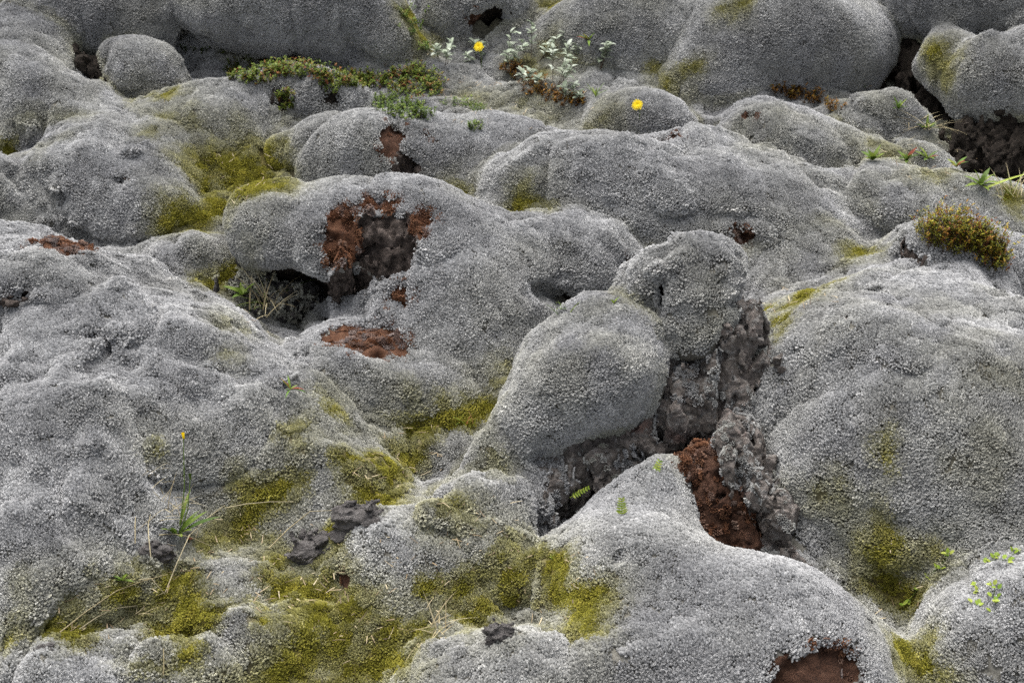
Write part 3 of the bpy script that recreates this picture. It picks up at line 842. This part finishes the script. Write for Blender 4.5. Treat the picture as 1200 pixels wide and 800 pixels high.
# leafy plant with a bud stalk in the lower left
p, t = march(209, 632); r = root('leafy_plant', p, 'green leafy plant with tall thin bud stalk on the lower left mound', 'plant')
for k in range(18):
    az = k*2.4+U(-.2, .2); el = U(.3, 1.3); m = MB(); d = dirv(az, el)
    m.leaf(p+.006*dirv(az, 0)+[0, 0, .015], d, np.cross(d, [0, 0, 1.]), U(.05, .105), U(.009, .015), .3, U(0, 1), (.25, .45, .7, 1., .9, .55, 0.), .3); m.build('leaf', G_LEAF, r, p)
for k in range(3):
    az = U(0, 6); m = MB(); d = dirv(az, .4); m.leaf(p+.01*dirv(az, 0), d, np.cross(d, [0, 0, 1.]), .025, .010, .3, U(0, 1)); m.build('red_leaf', RED, r, p)
for (hu, hv, bud) in ((215, 512, True), (223, 560, False)):
    tip = CAM+(t-.02)*ray(hu, hv); m = MB(); m.tube([p, p+(tip-p)*.5+[.008, 0, 0], tip], .0018, .001, .6); st = m.build('stalk', STALK, r, p)
    m = MB(); m.tube([tip-[0, 0, .004], tip, tip+[0, 0, .007], tip+[0, 0, .011]], .002, .004, .5, 7); bo = m.build('bud', YEL if bud else STALK, r, p)

def stalk(pix, lift, label, r0=.0016):
    P, t = march_many(pix); n = len(pix); pts = []
    for i in range(n): pts.append(P[i]+np.array([0, 0, .020+lift*math.sin(math.pi*i/(n-1))+.004*U(-1, 1)]))
    m = MB(); m.tube(pts, r0, r0*.5, U(.3, 1), 4)
    m.build('dry_grass_stalk', STRAW, None, tuple(pts[0]), label=label, category='grass stalk', group='dry grass stalks')
stalk([(72, 748), (105, 728), (140, 708), (170, 695), (198, 682)], .02, 'longest dry straw stalk over the olive moss at lower left')
stalk([(95, 746), (115, 735), (135, 725), (162, 716)], .01, 'short dry straw stalk just below the longest one')
stalk([(195, 700), (210, 675), (225, 648), (245, 622), (265, 600)], .03, 'dry straw stalk slanting up beside the leafy plant')
stalk([(188, 636), (205, 641), (225, 645), (248, 648)], .02, 'dry straw stalk crossing below the leafy plant')
stalk([(265, 604), (290, 603), (318, 601), (345, 596)], .015, 'level dry straw stalk right of the leafy plant')
stalk([(316, 650), (340, 636), (365, 618), (395, 605)], .03, 'dry straw stalk arching over the dark stone')
stalk([(165, 688), (180, 694), (195, 703)], .02, 'short bent dry straw near the end of the longest stalk')
stalk([(178, 660), (177, 645), (176, 628), (178, 612)], .02, 'upright dry straw on the mound left of the leafy plant')
stalk([(160, 645), (161, 630), (160, 612)], .02, 'upright dry straw at the far left of the leafy plant')
stalk([(193, 800), (194, 785), (193, 768)], .01, 'small dry straw at the bottom edge')

def tuft(name, u, v, n, L, m, label, el=(.3, 1.2), W=.003, spread=.03, face=None, also=None):
    p = march(u, v)[0]; r = root(name, p, label, 'grass', 'grass tufts'); A = MB(); B = MB()
    for k in range(n):
        az = U(0, 6.3) if face is None else face+U(-1.2, 1.2); d = dirv(az, U(*el)); Z = B if also and k % 3 == 0 else A
        Z.leaf(p+spread*dirv(U(0, 6.3), 0)*U(0, 1)+[0, 0, .004], d, np.cross(d, [0, 0, 1.]), L*U(.5, 1.1), W*U(.6, 1.2), U(.1, .6), U(0, 1), (1., .9, .8, .6, .35, 0.), .3)
    A.build('blades', m, r, p, kind='stuff')
    if B.V: B.build('green_blades', also, r, p, kind='stuff')
tuft('dry_grass_tuft', 512, 742, 26, .09, STRAW, 'dry pale grass tuft on the olive moss near the bottom', (.1, 1.0))
tuft('dry_grass_tuft', 165, 715, 14, .05, STRAW, 'sparse brownish grass tuft by the straw stalks at lower left', (.1, 1.0), .002)
tuft('grass_tuft', 312, 358, 46, .12, STRAW, 'green and dry grass tuft at the mouth of the boulder cave', (.5, 1.3), .0035, .08, None, G_LEAF)
tuft('dry_grass_tuft', 198, 600, 22, .09, STRAW, 'wispy dry grass around the stem of the leafy plant', (.3, 1.2), .0018, .05)
tuft('dry_grass_tuft', 175, 560, 14, .07, STRAW, 'wispy dry grass on the mound above the leafy plant', (.3, 1.2), .0016, .05)
tuft('grass_tuft', 1080, 150, 22, .13, STRAW, 'dry grass hanging in the dark recess at upper right', (.1, .9), .003, .05)
tuft('grass_tuft', 1185, 228, 40, .10, STRAW, 'dry grass tuft at the right edge below the dark overhang', (.5, 1.3), .003, .07, None, G_LEAF)
tuft('grass_tuft', 660, 366, 16, .05, G_LEAF, 'short green grass at the dark notch left of the pillar shoulder', (.6, 1.3), .003, .04)
tuft('grass_tuft', 545, 495, 18, .045, G_MAT, 'short olive grass in the gully between boulder and pillar', (.6, 1.3), .003, .03)

def seedling(u, v, n, L, W, m, label, el=(.5, 1.3), red=0, fan=False):
    p = march(u, v)[0]; r = root('seedling', p, label, 'seedling', 'small green plants')
    n = n*2
    for k in range(n):
        az = k*2.4+U(-.5, .5); d = dirv(az, U(*el)); A = MB(); L_ = L*U(.35, .95)
        A.leaf(p+[0, 0, .012], d, np.cross(d, [0, 0, 1.]), L_, W*U(.5, .9), U(.1, .6), U(0, 1), (.3, .8, 1., .7, 0.), .3); A.build('leaf', RED if k < red else m, r, p)
def frond(u, v, az, el, L, label):
    p = march(u, v)[0]; r = root('fern_frond', p, label, 'fern', 'small green plants'); A = MB(); d = dirv(az, el)
    s_ = np.cross(d, [0, 0, 1.]); s_ /= np.linalg.norm(s_)
    A.tube([p, p+d*L*.5+[0, 0, .004], p+d*L], .0012, .0006, .5, 4)
    for k in range(7):
        q = p+d*L*(.15+.125*k)+[0, 0, .003]; w_ = .016*(1-.07*k)
        for s in (-1, 1): A.leaf(q, s*s_+d*.35+[0, 0, U(-.2, .2)], d, w_, .0045, .15, U(0, 1), (.6, 1., .8, 0.), .2)
    A.build('frond', G_LIME, r, p)
frond(668, 583, .1, .5, .055, 'little fern frond in the dark gap under the pillar shoulder')
frond(764, 562, .8, 1.0, .05, 'little fern frond on the crest in front of the pillar')
frond(729, 606, 1.7, 1.2, .045, 'tiny upright frond on the mound in front of the pillar')
seedling(648, 660, 4, .018, .008, G_LIME, 'tiny lime green leaves at the edge of the big front mound')
seedling(341, 461, 5, .05, .007, G_RED, 'red and green sprout in the dark crack of the cave boulder', red=2)
seedling(719, 361, 3, .022, .006, G_LIME, 'single small green shoot on top of the pillar shoulder', (1.1, 1.5))
seedling(285, 350, 4, .07, .02, G_LEAF, 'green leaves at the left of the cave grass')
seedling(1022, 192, 5, .06, .022, G_LEAF, 'green leaf rosette at the left of the right hand plants')
seedling(1062, 192, 6, .06, .018, G_LEAF, 'green leaves in the middle of the pale bank at right', red=1)
seedling(1086, 190, 4, .05, .016, G_LEAF, 'green leaves beside a reddish one on the pale bank at right', red=1)
seedling(1120, 200, 5, .05, .016, G_RED, 'reddish green leaves under the dark overhang at right', red=1)
seedling(1148, 222, 6, .065, .022, G_LEAF, 'bright green leaf cluster beside the long green blade')
seedling(1085, 155, 6, .07, .014, G_LEAF, 'green leaves in the pale grass of the upper right recess')
seedling(1052, 132, 4, .05, .014, G_LEAF, 'thin green leaves on the low lump in the recess')
seedling(1012, 108, 4, .04, .014, G_RED, 'small red tipped leaves at the right side of the huge dome', red=1)
seedling(690, 52, 5, .06, .014, G_RED, 'red and green leaf plant behind the willow shrubs', red=2)
seedling(698, 118, 4, .07, .006, G_LEAF, 'thin green blades right of the orange plants', (.9, 1.4))
seedling(145, 685, 5, .03, .010, G_LEAF, 'small green leaves on the olive moss at lower left')
p = march(1152, 222)[0]; m = MB(); tip = march(1152, 222)[1]*ray(1206, 198)+CAM
d = tip-p; m.leaf(p, d, [0, 1, .3], float(np.linalg.norm(d)), .009, .12, .8, (.6, 1., 1., .9, .8, .6, .3), .4)
m.build('long_grass', G_LIME, None, tuple(p), label='long curved green grass blade reaching the right edge', category='grass blade')

def sprig(pix, label):
    """creeping stem with little round leaves"""
    P, t = march_many(pix); p = P[0]; r = root('creeping_sprig', p, label, 'creeping sprig', 'lime creeping sprigs'); B, A = MB(), MB()
    Q = [q+np.array([0, -.004, .012]) for q in P]; B.tube(Q, .001, .0006, .5, 4); B.build('stem', STALK, r, p)
    for q in Q:
        for k in range(5):
            d = dirv(U(0, 6.3), U(.1, 1.2)); A.leaf(q+.008*dirv(U(0, 6.3), .3), d, np.cross(d, [0, 0, 1.]), .013, .009, .2, U(0, 1), (.4, 1., .9, 0.), .2)
    A.build('leaves', G_LIME, r, p, kind='stuff')
sprig([(1060, 712), (1075, 692), (1085, 680), (1098, 668), (1110, 655)], 'lime leaved sprig creeping up out of the right hand crevice')
sprig([(1155, 662), (1166, 658), (1178, 660), (1188, 650)], 'lime leaved sprig on the slope at the right edge')
sprig([(1140, 712), (1143, 700), (1146, 690)], 'short lime leaved sprig on the lower right mound')
sprig([(1160, 718), (1163, 705), (1164, 692)], 'second short lime leaved sprig close to the right edge')

# litter of dead straw bits and moss scraps in the hollows
A = MB()
regions = [(300,660,110,60,0,70), (430,700,110,80,0,70), (560,620,90,40,0,40), (150,710,100,40,15,50), (470,540,70,40,25,40), (650,690,60,50,0,40), (280,210,70,40,0,40), (600,120,110,40,0,80), (1090,190,70,30,0,40), (940,355,60,20,10,25), (1050,680,40,50,0,25), (330,370,60,30,0,30), (480,90,60,30,0,40)]
P, _ = march_many([q for r_ in regions for q in inside(*r_)])
for q in P:
    az = U(0, 6.3); d = dirv(az, U(-.1, .5)); L = U(.006, .03)
    A.leaf(q+[0, 0, U(.007, .012)], d, np.cross(d, [0, 0, 1.]), L, U(.0012, .0028), U(-.3, .4), U(0, 1), (1., 1., .8, .4), .3)
A.build('plant_litter', leafmat('litter', (.07, .05, .03), (.22, .16, .09), (.40, .34, .22), trans=0), None, (0, 0, 0), kind='stuff', label='scattered dead straw bits in the moss hollows', category='litter')

# loose stones
def stone(u, v, a, b, c, tl, label, seed):
    p, t = march(u, v+b*.4); s = t/FPX; r3 = np.array([a, b, c])*s
    N = 26; ax = np.linspace(-1.5, 1.5, N); X, Y, Z = np.meshgrid(ax, ax, ax, indexing='ij')
    q = np.stack([X, Y, Z], -1).reshape(-1, 3).astype(f4)
    h1, c1 = facets(q, 1.1, seed*7.3); h2, c2 = facets(q, 2.6, seed*3.1)
    f = (np.abs(q)**2.6).sum(1)**(1/2.6)-1-.28*h1-.12*h2+.08*(1-c1)-.06*vn(q, 5., seed)
    V, Q = nets(f.reshape(N, N, N).astype(f4), np.full(3, -1.5), 3/(N-1))
    V = V*r3.astype(f4); t_ = math.radians(tl)
    R = np.array([[math.cos(t_), 0, -math.sin(t_)], [0, 1, 0], [math.sin(t_), 0, math.cos(t_)]]); V = V[:, [0, 2, 1]] @ R.T
    me = mesh_from('loose_stone', V, Q); me.materials.append(STONE); me.polygons.foreach_set('use_smooth', np.zeros(len(me.polygons), bool))
    o = bpy.data.objects.new('loose_stone', me); o.location = p+np.array([0, 0, r3[1]*.15]); link(o, None, label=label, category='stone', group='loose dark stones')
stone(362, 640, 25, 19, 20, 12, 'dark angular stone on the olive moss, lower of two neighbours', 1)
stone(419, 603, 29, 17, 20, 12, 'dark flat stone on the olive moss, upper of two neighbours', 2)
stone(585, 742, 17, 15, 14, 0, 'small dark stone above the bottom edge mound', 3)
stone(182, 645, 17, 12, 12, 0, 'small dark stone half hidden below the leafy plant', 4)
stone(53, 759, 9, 5, 6, 0, 'little grey pebble at the foot of the lower left mound', 5)
